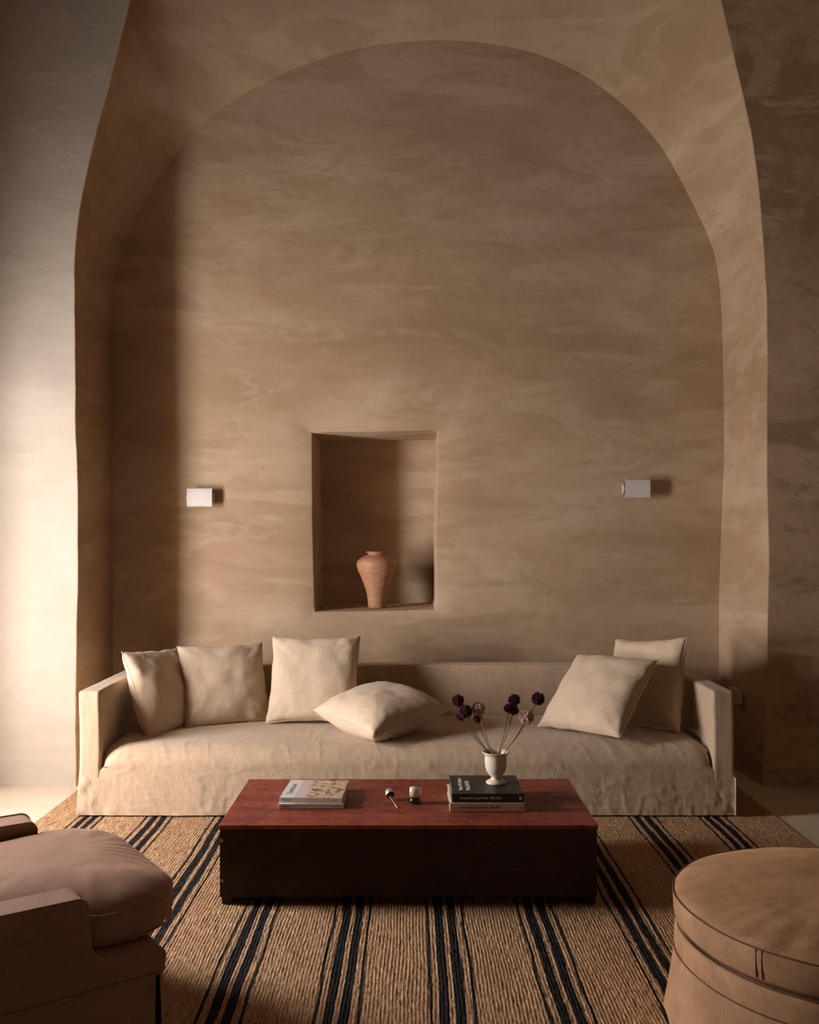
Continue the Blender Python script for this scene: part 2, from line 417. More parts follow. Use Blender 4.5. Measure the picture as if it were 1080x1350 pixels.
# back wall of the recess with the niche
YN = 6.84
hole_px = [(411.5,571),(440,570),(500,569.5),(577,567.5),(576.5,620),(574.5,700),(575,770),(575,803),(520,804.5),(460,805.5),(415,806),(414,760),(412.5,690),(412,620)]
hole = resample([(ux(x, YB), uz(y, YB), 0) for x, y in hole_px], .05, True); hole = [Vector((h.x, h.y)) for h in hole]
NH = len(hole); hc = Vector((sum(h.x for h in hole)/NH, sum(h.y for h in hole)/NH))
X0, X1, Z0, Z1 = -2.12, 2.2, -.02, 5.0
V = []; Fc = []
def ray_rect(c, d):
    t = 1e9
    if d.x > 1e-9: t = min(t, (X1-c.x)/d.x)
    if d.x < -1e-9: t = min(t, (X0-c.x)/d.x)
    if d.y > 1e-9: t = min(t, (Z1-c.y)/d.y)
    if d.y < -1e-9: t = min(t, (Z0-c.y)/d.y)
    return c+d*t
outer = [ray_rect(hc, h-hc) for h in hole]
for cxy in ((X0, Z0), (X1, Z0), (X1, Z1), (X0, Z1)):
    j = min(range(NH), key=lambda i: (outer[i]-Vector(cxy)).length); outer[j] = Vector(cxy)
R8 = 8
for i in range(NH):
    h = hole[i]; dn = (h-hc).normalized()
    V += [(outer[i].x+(h.x+dn.x*.016-outer[i].x)*(k/R8), YB, outer[i].y+(h.y+dn.y*.016-outer[i].y)*(k/R8)) for k in range(R8+1)]
    V += [(h.x+dn.x*.005, YB+.004, h.y+dn.y*.005), (h.x, YB+.016, h.y), (h.x-dn.x*.004, YB+.3, h.y-dn.y*.004), (h.x-dn.x*.004, YN, h.y-dn.y*.004)]
W2 = R8+1+4
for i in range(NH):
    j = (i+1) % NH
    for k in range(W2-1): Fc.append((i*W2+k, i*W2+k+1, j*W2+k+1, j*W2+k))
Fc.append(tuple(i*W2+W2-1 for i in range(NH)))
bw = mobj('wall_back', V, Fc, M_PL, smooth=False); auto_smooth(bw, 35); tag(bw, kind='structure')
NICHE_Z = uz(805, YB)+.002
# window wall (left, outside the frame) with its opening, and the rest of the room
def rect_wall(name, quads, mat):
    V = []; Fc = []
    for q in quads: n = len(V); V += q; Fc.append((n, n+1, n+2, n+3))
    return tag(mobj(name, V, Fc, mat, smooth=False), kind='structure')
def xq(x, y0, y1, z0, z1): return [(x, y0, z0), (x, y1, z0), (x, y1, z1), (x, y0, z1)]
t_ = REVEAL; S0, S1 = .12, .36     # splayed reveal
rect_wall('wall_window', [xq(XL, YR, WIN_Y0-S0, 0, ZC), xq(XL, WIN_Y1+S1, YF, 0, ZC), xq(XL, WIN_Y0-S0, WIN_Y1+S1, 0, WIN_Z0), xq(XL, WIN_Y0-S0, WIN_Y1+S1, WIN_Z1, ZC),
    [(XL, WIN_Y0-S0, WIN_Z0), (XL-t_, WIN_Y0, WIN_Z0), (XL-t_, WIN_Y0, WIN_Z1), (XL, WIN_Y0-S0, WIN_Z1)],
    [(XL, WIN_Y1+S1, WIN_Z0), (XL-t_, WIN_Y1, WIN_Z0), (XL-t_, WIN_Y1, WIN_Z1), (XL, WIN_Y1+S1, WIN_Z1)],
    [(XL, WIN_Y0-S0, WIN_Z0), (XL-t_, WIN_Y0, WIN_Z0), (XL-t_, WIN_Y1, WIN_Z0), (XL, WIN_Y1+S1, WIN_Z0)],
    [(XL, WIN_Y0-S0, WIN_Z1), (XL-t_, WIN_Y0, WIN_Z1), (XL-t_, WIN_Y1, WIN_Z1), (XL, WIN_Y1+S1, WIN_Z1)]], M_PL)
rect_wall('wall_far_right', [xq(XR, YR, YF, 0, ZC)], M_DKW)
rect_wall('wall_rear', [[(XL, YR, 0), (XR, YR, 0), (XR, YR, ZC), (XL, YR, ZC)]], M_DKW)
rect_wall('ceiling', [[(XL, YR, ZC), (XR, YR, ZC), (XR, YF, ZC), (XL, YF, ZC)]], M_PL)
rect_wall('floor', [[(XL-.3, YR, 0), (XR+.1, YR, 0), (XR+.1, 7.0, 0), (XL-.3, 7.0, 0)]], M_FLOOR)

# ---------------------------------------------------------------- rug
RZ = .010
nx, ny = 1280, 240
xs = np.linspace(-1.945, 1.945, nx+1); ys = np.linspace(1.15, 5.56, ny+1)
XX, YY = np.meshgrid(xs, ys); rng = np.random.default_rng(3)
rib = np.abs(np.sin(XX*PI/.0122 + 1.2*np.sin(YY*3.1+XX*5) + .45*np.sin(YY*11+XX*23)))
lump = rng.random(XX.shape)
ZZ = RZ - .0062 + .0032*rib + .0026*lump + .002*np.sin(XX*3+YY*2.2)*0
XX = XX.copy(); 
ed = .006*np.sin(YY*6.3)+.004*np.sin(YY*17)
XX[:, 0] += ed[:, 0]; XX[:, -1] += ed[:, -1]
ZZ[:, 0] = .0005; ZZ[:, -1] = .0005; ZZ[0, :] = .0005; ZZ[-1, :] = .0005
me = bpy.data.meshes.new('rug'); nv = (nx+1)*(ny+1)
me.vertices.add(nv); me.vertices.foreach_set('co', np.stack([XX, YY, ZZ], -1).astype(np.float32).ravel())
I = np.arange(nv).reshape(ny+1, nx+1); q = np.stack([I[:-1, :-1], I[:-1, 1:], I[1:, 1:], I[1:, :-1]], -1).reshape(-1, 4)
me.loops.add(q.size); me.loops.foreach_set('vertex_index', q.ravel().astype(np.int32))
me.polygons.add(len(q)); me.polygons.foreach_set('loop_start', (np.arange(len(q))*4).astype(np.int32)); 
me.polygons.foreach_set('use_smooth', np.ones(len(q), dtype=bool)); me.update(calc_edges=True); me.validate()
me.materials.append(M_RUG); rug = bpy.data.objects.new('rug', me); COL.objects.link(rug)
tag(rug, 'large woven tan jute rug with groups of black stripes on the floor', 'rug')

# ---------------------------------------------------------------- sofa
SX0, SX1, SYF, SYB = -1.752, 1.722, 4.93, 6.05
AT = .112; ZARM = .672
sofa = empty('sofa', (0, (SYF+SYB)/2, 0)); tag(sofa, 'long low sofa in a loose beige linen slipcover under the arch', 'sofa')
OY = (SYF+SYB)/2
def smesh(name, V, Fc, mat=None, parent=None, smooth=True):
    V = [(x, y-OY, z) for x, y, z in V]; return mobj(name, V, Fc, mat or M_LIN, parent or sofa, smooth)
def fold(x, z, amp=1.0):
    # hanging folds that grow toward the hem, plus soft creases
    h = max(0, min(1, (.30-z)/.28))
    v = .007*h*fbm(x*2.2, z*1.0, 4.0) + .0024*h*fbm(x*12, z*3.0, 1.0) + .0015*h*fbm(x*30, z*9, 6.0)
    r = 1-abs(fbm(x*9+z*4, z*6-x, 9.0, 2))*3.0
    v += .0028*max(0, r)**3*(.3+.7*h)
    r2 = 1-abs(fbm(x*2.2-z*2, z*10, 5.0, 2))*3.2
    v += .003*max(0, r2)**4
    return v*amp
# seat + front panel: one cloth, swept along X. Profile from the seat back to the hem
ZS = .385
prof_s = [(5.93, ZS-.03), (5.80, ZS-.012), (5.65, ZS-.004), (5.5, ZS), (5.35, ZS), (5.22, ZS-.002), (5.12, ZS-.007)]
for k in range(1, 13):
    a = PI/2*k/12; prof_s.append((5.07-.125*math.sin(a), ZS-.010-.105*(1-math.cos(a))))
z = ZS-.115
while z > .02: z -= .012; prof_s.append((4.945-.012*max(0,(.26-z)/.26), max(.012, z)))
NXS = 420; V = []; Fc = []
xi0, xi1, xo0, xo1 = SX0+AT+.004, SX1-AT-.004, SX0-.014, SX1+.010
for j, (py, pz) in enumerate(prof_s):
    wd = max(0, min(1, (.262-pz)/.035)) if j > 10 else 0
    wd = wd*wd*(3-2*wd); fl_ = max(0, (.2-pz)/.2)
    a = xi0+(xo0+.0125*(1-fl_)-xi0)*wd; bq = xi1+(xo1-.0095*(1-fl_)-xi1)*wd
    for i in range(NXS+1):
        x = a+(bq-a)*i/NXS; ed = min(x-xi0, xi1-x)
        dz = 0; dy = 0
        if pz > .275:
            s = max(0, 1-ed/.10); dz = -.030*s*s
            dz += .005*fbm(x*1.5, py*2, 0)+.0028*max(0, 1-abs(fbm(x*7+py*2.5, py*1.6+x*.6, 7, 2))*4)**3*max(0, min(1, fbm(x*1.3, py, 11, 1)*3+.4))
            dz *= 1
        if pz < .36 and j > 8:
            dy = -fold(x, pz)
            cr = max(0, 1-ed/.035) if pz > .24 else 0
            dy += .03*cr*cr*max(0, min(1, (pz-.25)/.03))
            # bunched cloth at both corners
            co = max(0, 1-min(x-xo0, xo1-x)/.20); dy -= co*.012*fbm(x*16, pz*10, 2)*min(1, max(0, (.26-pz)/.1))
        if j == len(prof_s)-1: dz = -.004+.004*(1+fbm(x*1.8, 0, 3.3))
        V.append((x, py+dy, pz+dz))
for j in range(len(prof_s)-1):
    for i in range(NXS): a = j*(NXS+1)+i; Fc.append((a, a+1, a+NXS+2, a+NXS+1))
smesh('seat_cover', V, Fc)
# arms: rounded boxes with a soft skirt side
def arm(x0, x1, out):
    bm = bmesh.new(); bmesh.ops.create_cube(bm, size=1)
    ya, yb = SYF+.012, SYB
    for v in bm.verts: v.co = Vector((x0+(v.co.x+.5)*(x1-x0), ya+(v.co.y+.5)*(yb-ya)-OY, .014+(v.co.z+.5)*(ZARM-.014)))
    bmesh.ops.bevel(bm, geom=[e for e in bm.edges if max(v.co.z for v in e.verts) > .3], offset=.014, segments=4, profile=.5, affect='EDGES')
    o = bmobj('armrest', bm, M_LIN, sofa, True)
    bm = bmesh.new(); bm.from_mesh(o.data)
    for _ in range(1): bmesh.ops.subdivide_edges(bm, edges=[e for e in bm.edges if e.calc_length() > .08], cuts=14, use_grid_fill=True)
    for v in bm.verts:
        c = v.co; h = max(0, (.28-c.z)/.28)
        if abs(c.x-(x0 if out < 0 else x1)) < .03: c.x += out*(.012*h+.012*h*fbm(c.y*5, c.z*3, 1)) 
        c.y += .003*fbm(c.x*9, c.z*6, 2); c.x += .004*fbm(c.y*3, c.z*4, 5); c.z += .003*fbm(c.y*4, c.x*6, 8)*(c.z > .5)
    bm.to_mesh(o.data); bm.free(); o.data.update(); auto_smooth(o, 50)
    return o
arm(SX0, SX0+AT, -1); arm(SX1-AT, SX1, 1)
# backrest: box with rounded top, between the arms
bk = box('backrest', SX0+AT, SX1-AT, SYB-.15-OY, SYB-OY, .05, ZARM+.003, M_LIN, sofa, .016, 4)
bm = bmesh.new(); bm.from_mesh(bk.data)
bmesh.ops.subdivide_edges(bm, edges=[e for e in bm.edges if e.calc_length() > .4], cuts=60, use_grid_fill=True)
bmesh.ops.subdivide_edges(bm, edges=[e for e in bm.edges if abs(e.verts[0].co.z-e.verts[1].co.z) > .3], cuts=8, use_grid_fill=True)
for v in bm.verts: v.co.z += .003*fbm(v.co.x*2.2, v.co.y, 4)*(v.co.z > .5); v.co.y += .004*fbm(v.co.x*2.5, v.co.z*3, 6)
bm.to_mesh(bk.data); bm.free(); auto_smooth(bk, 50)
# slipcover slit flap at the right front corner
V = []; Fc = []
for j in range(13):
    z = .016+.20*j/12; s = 1-j/12
    for i in range(6): V.append((xo1-.010+.006*s*math.sin(i*.6), SYF-.008+.02*s*0+.03*i, z))
for j in range(12):
    for i in range(5): a = j*6+i; Fc.append((a, a+1, a+7, a+6))
smesh('skirt_flap', V, Fc)

# ---------------------------------------------------------------- cushions
def cushion_mesh(S, T, seed, wr=1.0, n=30):
    a = S/2*1.02; V = []; Fc = []; idx = {}
    for side in (1, -1):
        for j in range(n+1):
            for i in range(n+1):
                u = -1+2*i/n; v = -1+2*j/n
                u = math.sin(u*PI/2)*.55+u*.45; v = math.sin(v*PI/2)*.55+v*.45
                edge = i in (0, n) or j in (0, n)
                if side < 0 and edge: idx[(side, i, j)] = idx[(1, i, j)]; continue
                pin = .065
                x = a*u*(1-pin*(1-v*v)**.8*abs(u)**1.5); z = a*v*(1-pin*(1-u*u)**.8*abs(v)**1.5)
                f = max(0, (1-abs(u)**2.3)*(1-abs(v)**2.3)); t = T*(f**.46)*.5
                # folds that run from the corners and along the edges
                c = (abs(u)*abs(v))**1.5
                wv = fbm(u*2.2+seed, v*2.2, side*3+seed, 3)*.010
                rd = math.atan2(v, u)
                wv += .010*c*math.sin(rd*26+seed)*(f**.3)
                e1 = max(0, 1-(1-max(abs(u), abs(v)))/.35)
                tt = v if abs(u) > abs(v) else u
                wv += .0045*e1*(f**.25)*fbm(tt*11+seed*3, (u+v)*1.2, 5, 2)
                t += wv*wr*min(1, f*6)
                x += .006*fbm(v*3, seed, 1)*abs(u)**3; z += .006*fbm(u*3, seed, 9)*abs(v)**3
                idx[(side, i, j)] = len(V); V.append((x, -side*t, z))
    for side in (1, -1):
        for j in range(n):
            for i in range(n):
                q = [idx[(side, i, j)], idx[(side, i+1, j)], idx[(side, i+1, j+1)], idx[(side, i, j+1)]]
                Fc.append(tuple(q if side > 0 else q[::-1]))
    border = [(i, 0) for i in range(n)]+[(n, j) for j in range(n)]+[(n-i, n) for i in range(n)]+[(0, n-j) for j in range(n)]
    return V, Fc, [V[idx[(1, i, j)]] for i, j in border]
def cushion(loc, eul, S, T, seed, label, flat_=False, wr=1.0):
    V, Fc, B = cushion_mesh(S, T, seed, wr)
    o = mobj('cushion', V, Fc, M_CUSH)
    Rm = Euler(eul, 'XYZ').to_matrix().to_4x4()
    if flat_: Rm = Rm @ Matrix.Rotation(-PI/2, 4, 'X')
    o.matrix_world = Matrix.Translation(loc) @ Rm
    tube('seam', B, .0022, M_CUSH, o, 5, True)
    return tag(o, label, 'cushion', 'linen cushions on the sofa')
cushion((-1.452, 5.49, .575), (-.40, .07, 1.22), .52, .21, 1.3, 'beige linen cushion leaning on the sofa\'s left arm, leftmost of all', wr=1.5)
cushion((-1.115, 5.63, .595), (-.50, .0, .40), .515, .20, 2.1, 'beige linen cushion standing second from the left end of the sofa')
cushion((-.572, 5.60, .636), (-.50, -.015, -.034), .535, .19, 3.7, 'square beige linen cushion upright just left of the wall niche, tallest on the left side')
cushion((-.162, 5.322, .500), (.13, .10, -.85), .545, .26, 4.4, 'beige linen cushion lying flat on the seat with one corner toward the table', True)
cushion((1.072, 5.31, .597), (-.82, -.03, -.80), .54, .21, 5.2, 'front beige linen cushion of the right pair, leaning over the one behind')
cushion((1.395, 5.50, .622), (-.26, -.12, -.95), .53, .19, 6.9, 'rear beige linen cushion of the right pair, against the sofa\'s right arm')

# ---------------------------------------------------------------- chest used as a coffee table
TX0, TX1, TY0, TY1, TZ = -.768, .759, 3.752, 4.462, .332
tb = empty('coffee_table', ((TX0+TX1)/2, (TY0+TY1)/2, RZ)); tag(tb, 'low dark red painted wooden chest used as coffee table on the rug', 'table')
ox, oy, oz = tb.location
def tbox(name, x0, x1, y0, y1, z0, z1, mat=None, bev=.002, parent=None):
    return box(name, x0-ox, x1-ox, y0-oy, y1-oy, z0-oz, z1-oz, mat or M_RED, parent or tb, bev, 2)
def wear(o, amp=.0015):
    bm = bmesh.new(); bm.from_mesh(o.data)
    bmesh.ops.subdivide_edges(bm, edges=[e for e in bm.edges if e.calc_length() > .3], cuts=24, use_grid_fill=True)
    for v in bm.verts: v.co.z += amp*fbm(v.co.x*5, v.co.y*5, 1); v.co.y += amp*fbm(v.co.x*6, v.co.z*5, 7)
    bm.to_mesh(o.data); bm.free(); return o
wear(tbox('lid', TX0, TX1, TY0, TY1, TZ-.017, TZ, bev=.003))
fp = wear(tbox('front_panel', TX0+.003, TX1-.003, TY0+.006, TY0+.026, .040, TZ-.0185, M_RED_SHADED))
tbox('back_panel', TX0+.003, TX1-.003, TY1-.026, TY1-.006, .040, TZ-.0185, M_RED_SHADED)
tbox('side_panel', TX0+.003, TX0+.023, TY0+.0265, TY1-.0265, .040, TZ-.0185, M_RED_SHADED)
tbox('side_panel', TX1-.023, TX1-.003, TY0+.0265, TY1-.0265, .040, TZ-.0185, M_RED_SHADED)
tbox('bottom_panel', TX0+.024, TX1-.024, TY0+.027, TY1-.027, .042, .056, M_RED_SHADED)
tbox('foot_rail', TX0+.010, TX0+.052, TY0+.012, TY1-.012, RZ, .0395, M_RED_SHADED)
tbox('foot_rail', TX1-.056, TX1-.010, TY0+.012, TY1-.012, RZ, .0395, M_RED_SHADED)
# keyhole and the bare ends of the corner joints
kx, kz = ux(545, TY0), uz(1119, TY0)
k = lathe('keyhole', [(.0, .0), (.004, .0), (.0045, .0012)], M_DARK, tb, 12, cap1=True); k.rotation_euler = (PI/2, 0, 0); k.location = (kx-ox, TY0+.0055-oy, kz-oz)
for zz, hh, ww in ((uz(1109, TY0), .022, .013), (uz(1161.5, TY0), .014, .012)):
    bm = bmesh.new(); n = 9
    vs = []
    for i in range(n):
        a = 2*PI*i/n; r = 1+.35*random.uniform(-1, 1)
        vs.append((TX0+.012+ww*.5*r*math.cos(a)-ox, zz+hh*.5*r*math.sin(a)-oz))
    fr_ = [bm.verts.new((x, TY0+.0050-oy, z)) for x, z in vs]; bk_ = [bm.verts.new((x, TY0+.0075-oy, z)) for x, z in vs]
    bm.faces.new(fr_); 
    for i in range(n): bm.faces.new((fr_[i], fr_[(i+1) % n], bk_[(i+1) % n], bk_[i]))
    tag(bmobj('joint_end', bm, M_CHIP, tb), 'bare pale wood where paint has chipped')

# ---------------------------------------------------------------- books, magazines
def book(name, c, dims, rz, cover, label, cat='book', spine=None, grp=None, hard=True):
    # local x along the spine (which faces the camera), y away from it
    o = empty(name, c, rz); L, Dp, H = dims; t = .0025 if hard else .0006
    box('cover_board', -L/2, L/2, 0, Dp, H-t, H, cover, o, .0006)
    box('cover_board', -L/2, L/2, 0, Dp, 0, t, cover, o, .0006)
    box('spine', -L/2, L/2, -.0015, .0012 if not hard else .003, 0, H, spine or cover, o, .001)
    e = .004 if hard else .0004
    box('page_block', -L/2+e, L/2-e, .0035, Dp-e, t+.0002, H-t-.0002, M_PAPER, o, 0)
    tag(o, label, cat, grp); return o
TZ1 = TZ+.0015
B1 = book('book', (.3275, 3.932, TZ1), (.314, .300, .0355), .0, M_CREAMBK, 'thick cream book lying on the red table, under the black book')
B2 = book('book', (.331, 3.940, TZ1+.0358), (.303, .300, .0375), -.004, M_BLACKBK, 'thick black hardcover book stacked on the cream book, vase standing on it')
RX = Matrix.Rotation(PI/2, 4, 'X')
def spine_text(o, s, x, z, size, mat, sx=1): return text('spine_lettering', s, size, mat, o, Matrix.Translation((x, -.0018, z)) @ RX, 'LEFT', sx)
for o, mt_, yr in ((B1, M_INKB, '1989\u20132009'), (B2, M_INKW, '2009\u20132018')):
    hz = .0178 if o is B1 else .0188
    spine_text(o, 'Vincent Van Duysen', -.118, hz, .0135, mt_, .80)
    spine_text(o, 'Works  '+yr, -.029, hz, .0135, mt_, .80)
    # round publisher mark at the right end of the spine
    r = lathe('publisher_mark', [(.0042, 0), (.0060, 0), (.0060, .0005), (.0042, .0005)] if o is B2 else [(0.0001, 0), (.0060, 0), (.0060, .0005), (.0001, .0005)], mt_, o, 20)
    r.rotation_euler = (PI/2, 0, 0); r.location = (.139, -.0016, hz)
    text('publisher_letter', 'p', .010, mt_ if o is B2 else M_CREAMBK, o, Matrix.Translation((.139, -.0023, hz)) @ RX, 'CENTER')
RZ90 = Matrix.Rotation(PI/2, 4, 'Z')
text('cover_lettering', 'Vincent Van Duysen', .0245, M_INKW, B2, Matrix.Translation((-.110, .052, .0377)) @ RZ90, 'LEFT', .98)
text('cover_lettering', 'Works 2009\u20132018', .0245, M_INKW, B2, Matrix.Translation((-.078, .052, .0377)) @ RZ90, 'LEFT', .80)
# magazines: cover sheet = white strip by the left edge and a printed photo
def magazine(c, dims, rz, label, title):
    o = book('magazine', c, dims, rz, M_MAGW, label, 'magazine', M_MAGW, 'magazines on the table', hard=False)
    L, Dp, H = dims
    im = box('cover_print', 0, L*.78-.001, .0012, Dp-.0012, 0, .0005, M_COVER, o); im.location = (-L/2+L*.22, 0, H+.0001)
    if title: text('cover_title', 'Openhouse', .036, M_INKG, o, Matrix.Translation((-L/2+.030, .045, H+.0004)) @ RZ90, 'LEFT', 1.0)
    text('spine_lettering', 'Openhouse', .0085, M_INKB, o, Matrix.Translation((-L/2+.010, -.0018, H*.5)) @ RX, 'LEFT')
    text('spine_lettering', 'No. 12', .0065, M_INKG, o, Matrix.Translation((L/2-.045, -.0018, H*.5)) @ RX, 'LEFT')
    return o
g1 = magazine((-.419, 3.972, TZ1), (.277, .270, .021), .012, 'pale magazine at the bottom of the pair, flat on the red table', False)
g2 = magazine((-.422, 3.985, TZ1+.0225), (.268, .285, .021), -.045, 'upper pale magazine with photo cover and white title strip', True)

# ---------------------------------------------------------------- candle glass and snuffer
cg = empty('candle', (.0246, 4.060, TZ1)); tag(cg, 'small glass candle with cream wax and dark base beside the snuffer', 'candle')
r = .0275; H = .088
lathe('glass', [(.0001,.0005),(r-.002,.0005),(r,.003),(r+.0005,.04),(r+.001,H),(r-.0012,H),(r-.002,.04),(r-.0025,.029),(.0001,.0285)], M_GLASS, cg, 40)
lathe('dark_base', [(.0001,.001),(r-.003,.001),(r-.0018,.004),(r-.0018,.026),(.0001,.027)], M_SMOKE, cg, 40)
lathe('wax', [(.0001,.0290),(r-.0032,.0290),(r-.0030,.056),(r-.0033,.066),(.0001,.064)], M_WAX, cg, 40)
tube('wick', [(0,0,.064),(.0005,0,.070),(.001,.0005,.074)], .0008, M_DARK, cg, 6)
sn = empty('candle_snuffer', (-.088, 4.110, TZ1)); tag(sn, 'small pale metal candle snuffer with thin handle lying left of the candle glass', 'snuffer')
bell = lathe('bell', [(.0165,0),(.0170,.003),(.0160,.012),(.0130,.022),(.006,.027),(.0001,.028),(.0001,.0255),(.0055,.0250),(.0115,.020),(.0145,.011),(.0153,.001)], M_METAL, sn, 28)
bell.rotation_euler = (math.radians(-62), 0, math.radians(20)); bell.location = (.004, -.014, .0235); bell.scale = (1.2, 1.2, 1.2)
lathe('bell_hollow', [(.0001,.001),(.0138,.001)], M_DARK, bell, 20).location = (0,0,.010)  # near-black disc painted in for the dark hollow of the bell
tube('handle', [(-.004,-.002,.024),(.004,-.030,.018),(.022,-.085,.008),(.037,-.140,.0028)], [.0018,.0016,.0016,.0022], M_METAL, sn, 8)

# ---------------------------------------------------------------- flower vase and alliums
VX, VY, VZ = .380, 4.105, TZ1+.0358+.0377
fv = empty('flower_vase', (VX, VY, VZ)); tag(fv, 'small cream ceramic urn vase on a round foot, standing on the black book', 'vase')
lathe('body', [(.0001,.0),(.040,.0),(.0435,.003),(.043,.008),(.036,.0125),(.024,.018),(.0195,.024),(.0215,.030),(.032,.040),(.0410,.054),(.0465,.072),(.0485,.092),(.0485,.108),(.0478,.120),(.0500,.128),(.0575,.1335),(.0610,.137),(.0605,.140),(.0570,.1395),(.050,.135),(.0450,.126),(.0445,.10),(.042,.07),(.030,.045),(.0001,.04)], M_CER, fv, 56)
def bloom_mesh(R, seed, nf=110):
    rnd = random.Random(seed); V = []; Fc = []
    def ico(c, r, ax=None):
        pass
    # core
    bm = bmesh.new(); bmesh.ops.create_icosphere(bm, subdivisions=2, radius=R*.55); bm.verts.ensure_lookup_table()
    V = [tuple(v.co) for v in bm.verts]; Fc = [tuple(v.index for v in f.verts) for f in bm.faces]; bm.free()
    for i in range(nf):
        z = 1-2*(i+.5)/nf; a = i*2.39996; q = math.sqrt(1-z*z); d = Vector((q*math.cos(a), q*math.sin(a), z))
        rr = R*rnd.uniform(.80, 1.12); s = R*.12*rnd.uniform(.8, 1.3)
        u = d.orthogonal().normalized(); w_ = d.cross(u); n = len(V)
        V.append(tuple(d*R*.5)); ph = rnd.uniform(0, 6)
        for k in range(5):
            an = ph+2*PI*k/5; V.append(tuple(d*(rr-s*.3)+(u*math.cos(an)+w_*math.sin(an))*s))
        V.append(tuple(d*(rr+s*.9)))
        for k in range(5): Fc.append((n, n+1+(k+1) % 5, n+1+k)); Fc.append((n+6, n+1+k, n+1+(k+1) % 5))
    return V, Fc
# px, py of the bloom, radius px, depth offset, colour, stem colour, kink, label
FL = [(604,924,8,.00,'P',0,'dark purple allium, leftmost and highest on the left side'),
      (614,938,8.5,-.02,'P',0,'dark purple allium just right of and below the leftmost bloom'),
      (606.5,945.5,5.5,.04,'P',0,'small dark purple allium peeping out low behind the left cluster'),
      (631,934.5,8.5,-.01,'K',1,'dusty pink allium on a pale stem in the left half of the bunch'),
      (629.5,947.5,6,.01,'P',0,'small dark purple allium directly under the left pink bloom'),
      (678,923,7.5,.02,'P',0,'dark purple allium at the top of the middle pair over the vase\'s right side'),
      (671,934,6.5,-.01,'P',0,'dark purple allium left of its twin just below the middle top bloom'),
      (677.5,936,6.5,.01,'P',0,'dark purple allium right of its twin just below the middle top bloom'),
      (694,945.5,9.5,-.03,'K',0,'dusty pink allium on the right side, lowest there'),
      (709.5,921,8.2,.00,'P',0,'dark purple allium farthest right, on the longest leaning stem')]
for i, (px, py, rp, dd, colr, sc_, lab) in enumerate(FL):
    Dp = VY+dd; P = Vector((ux(px, Dp), Dp, uz(py, Dp))); R = rp*Dp/F_PX
    f = empty('allium', P)
    V, Fc = bloom_mesh(R, i, 110 if rp < 7 else 160)
    mobj('bloom', V, Fc, M_PURP if colr == 'P' else M_PINK, f, smooth=False)
    # stem down into the vase (rim centre VX, top VZ+.14)
    side = -1 if px < 650 else 1
    tfrac = min(1, max(-1, (px-654)/52))
    rim = Vector((VX+tfrac*.036, VY+dd*.5-.012+.012*math.sin(i*2.1), VZ+.134)); bot = Vector((VX-tfrac*.018, VY+.006*math.cos(i*1.7), VZ+.050))
    pts = []
    for k in range(11):
        t = k/10; q = P.lerp(rim, t)
        bow = math.sin(t*PI)*(.012*tfrac if i not in (0, 1) else -.014)
        if i == 0: bow = -.016*math.sin(min(1, t*1.15)*PI) - .006*max(0, 1-abs(t-.72)/.2)
        q = q+Vector((bow, 0, 0)); pts.append(q-P)
    pts.append(rim.lerp(bot, .5)-P); pts.append(bot-P)
    tube('stem', pts, .0017 if not sc_ else .0019, M_STEML if (sc_ or i in (5, 7)) else M_STEM, f, 6)
    tag(f, lab, 'flower', 'alliums in the cream vase')

# ---------------------------------------------------------------- terracotta jar in the niche
def Y_(px): return px
jD = 6.45; jx = ux(497, jD); js = jD/F_PX
jar_z = NICHE_Z+.002
jar = empty('terracotta_jar', (jx, jD, jar_z)); tag(jar, 'terracotta amphora jar with narrow foot standing in the wall niche', 'jar')
h = (uz(727, jD)-jar_z)/78.0     # metres per pixel of height
pr = [(.001,0),(11,0),(12,1),(12,5),(12.5,12),(14,22),(17,32),(21,43),(25,52),(27,58),(27.5,63),(26.5,67),(23,71),(17,74.5),(12.5,76.2),(11.5,77.0),(11.8,78.2),(14.2,79.4),(14.6,80.2),(13.6,80.8),(10.5,80.2),(9.3,78),(9,74),(14,70),(.001,66)]
pr = [(r*js*.97, z*h*78/80.8) for r, z in pr]
lathe('body', pr, M_TERRA, jar, 56)

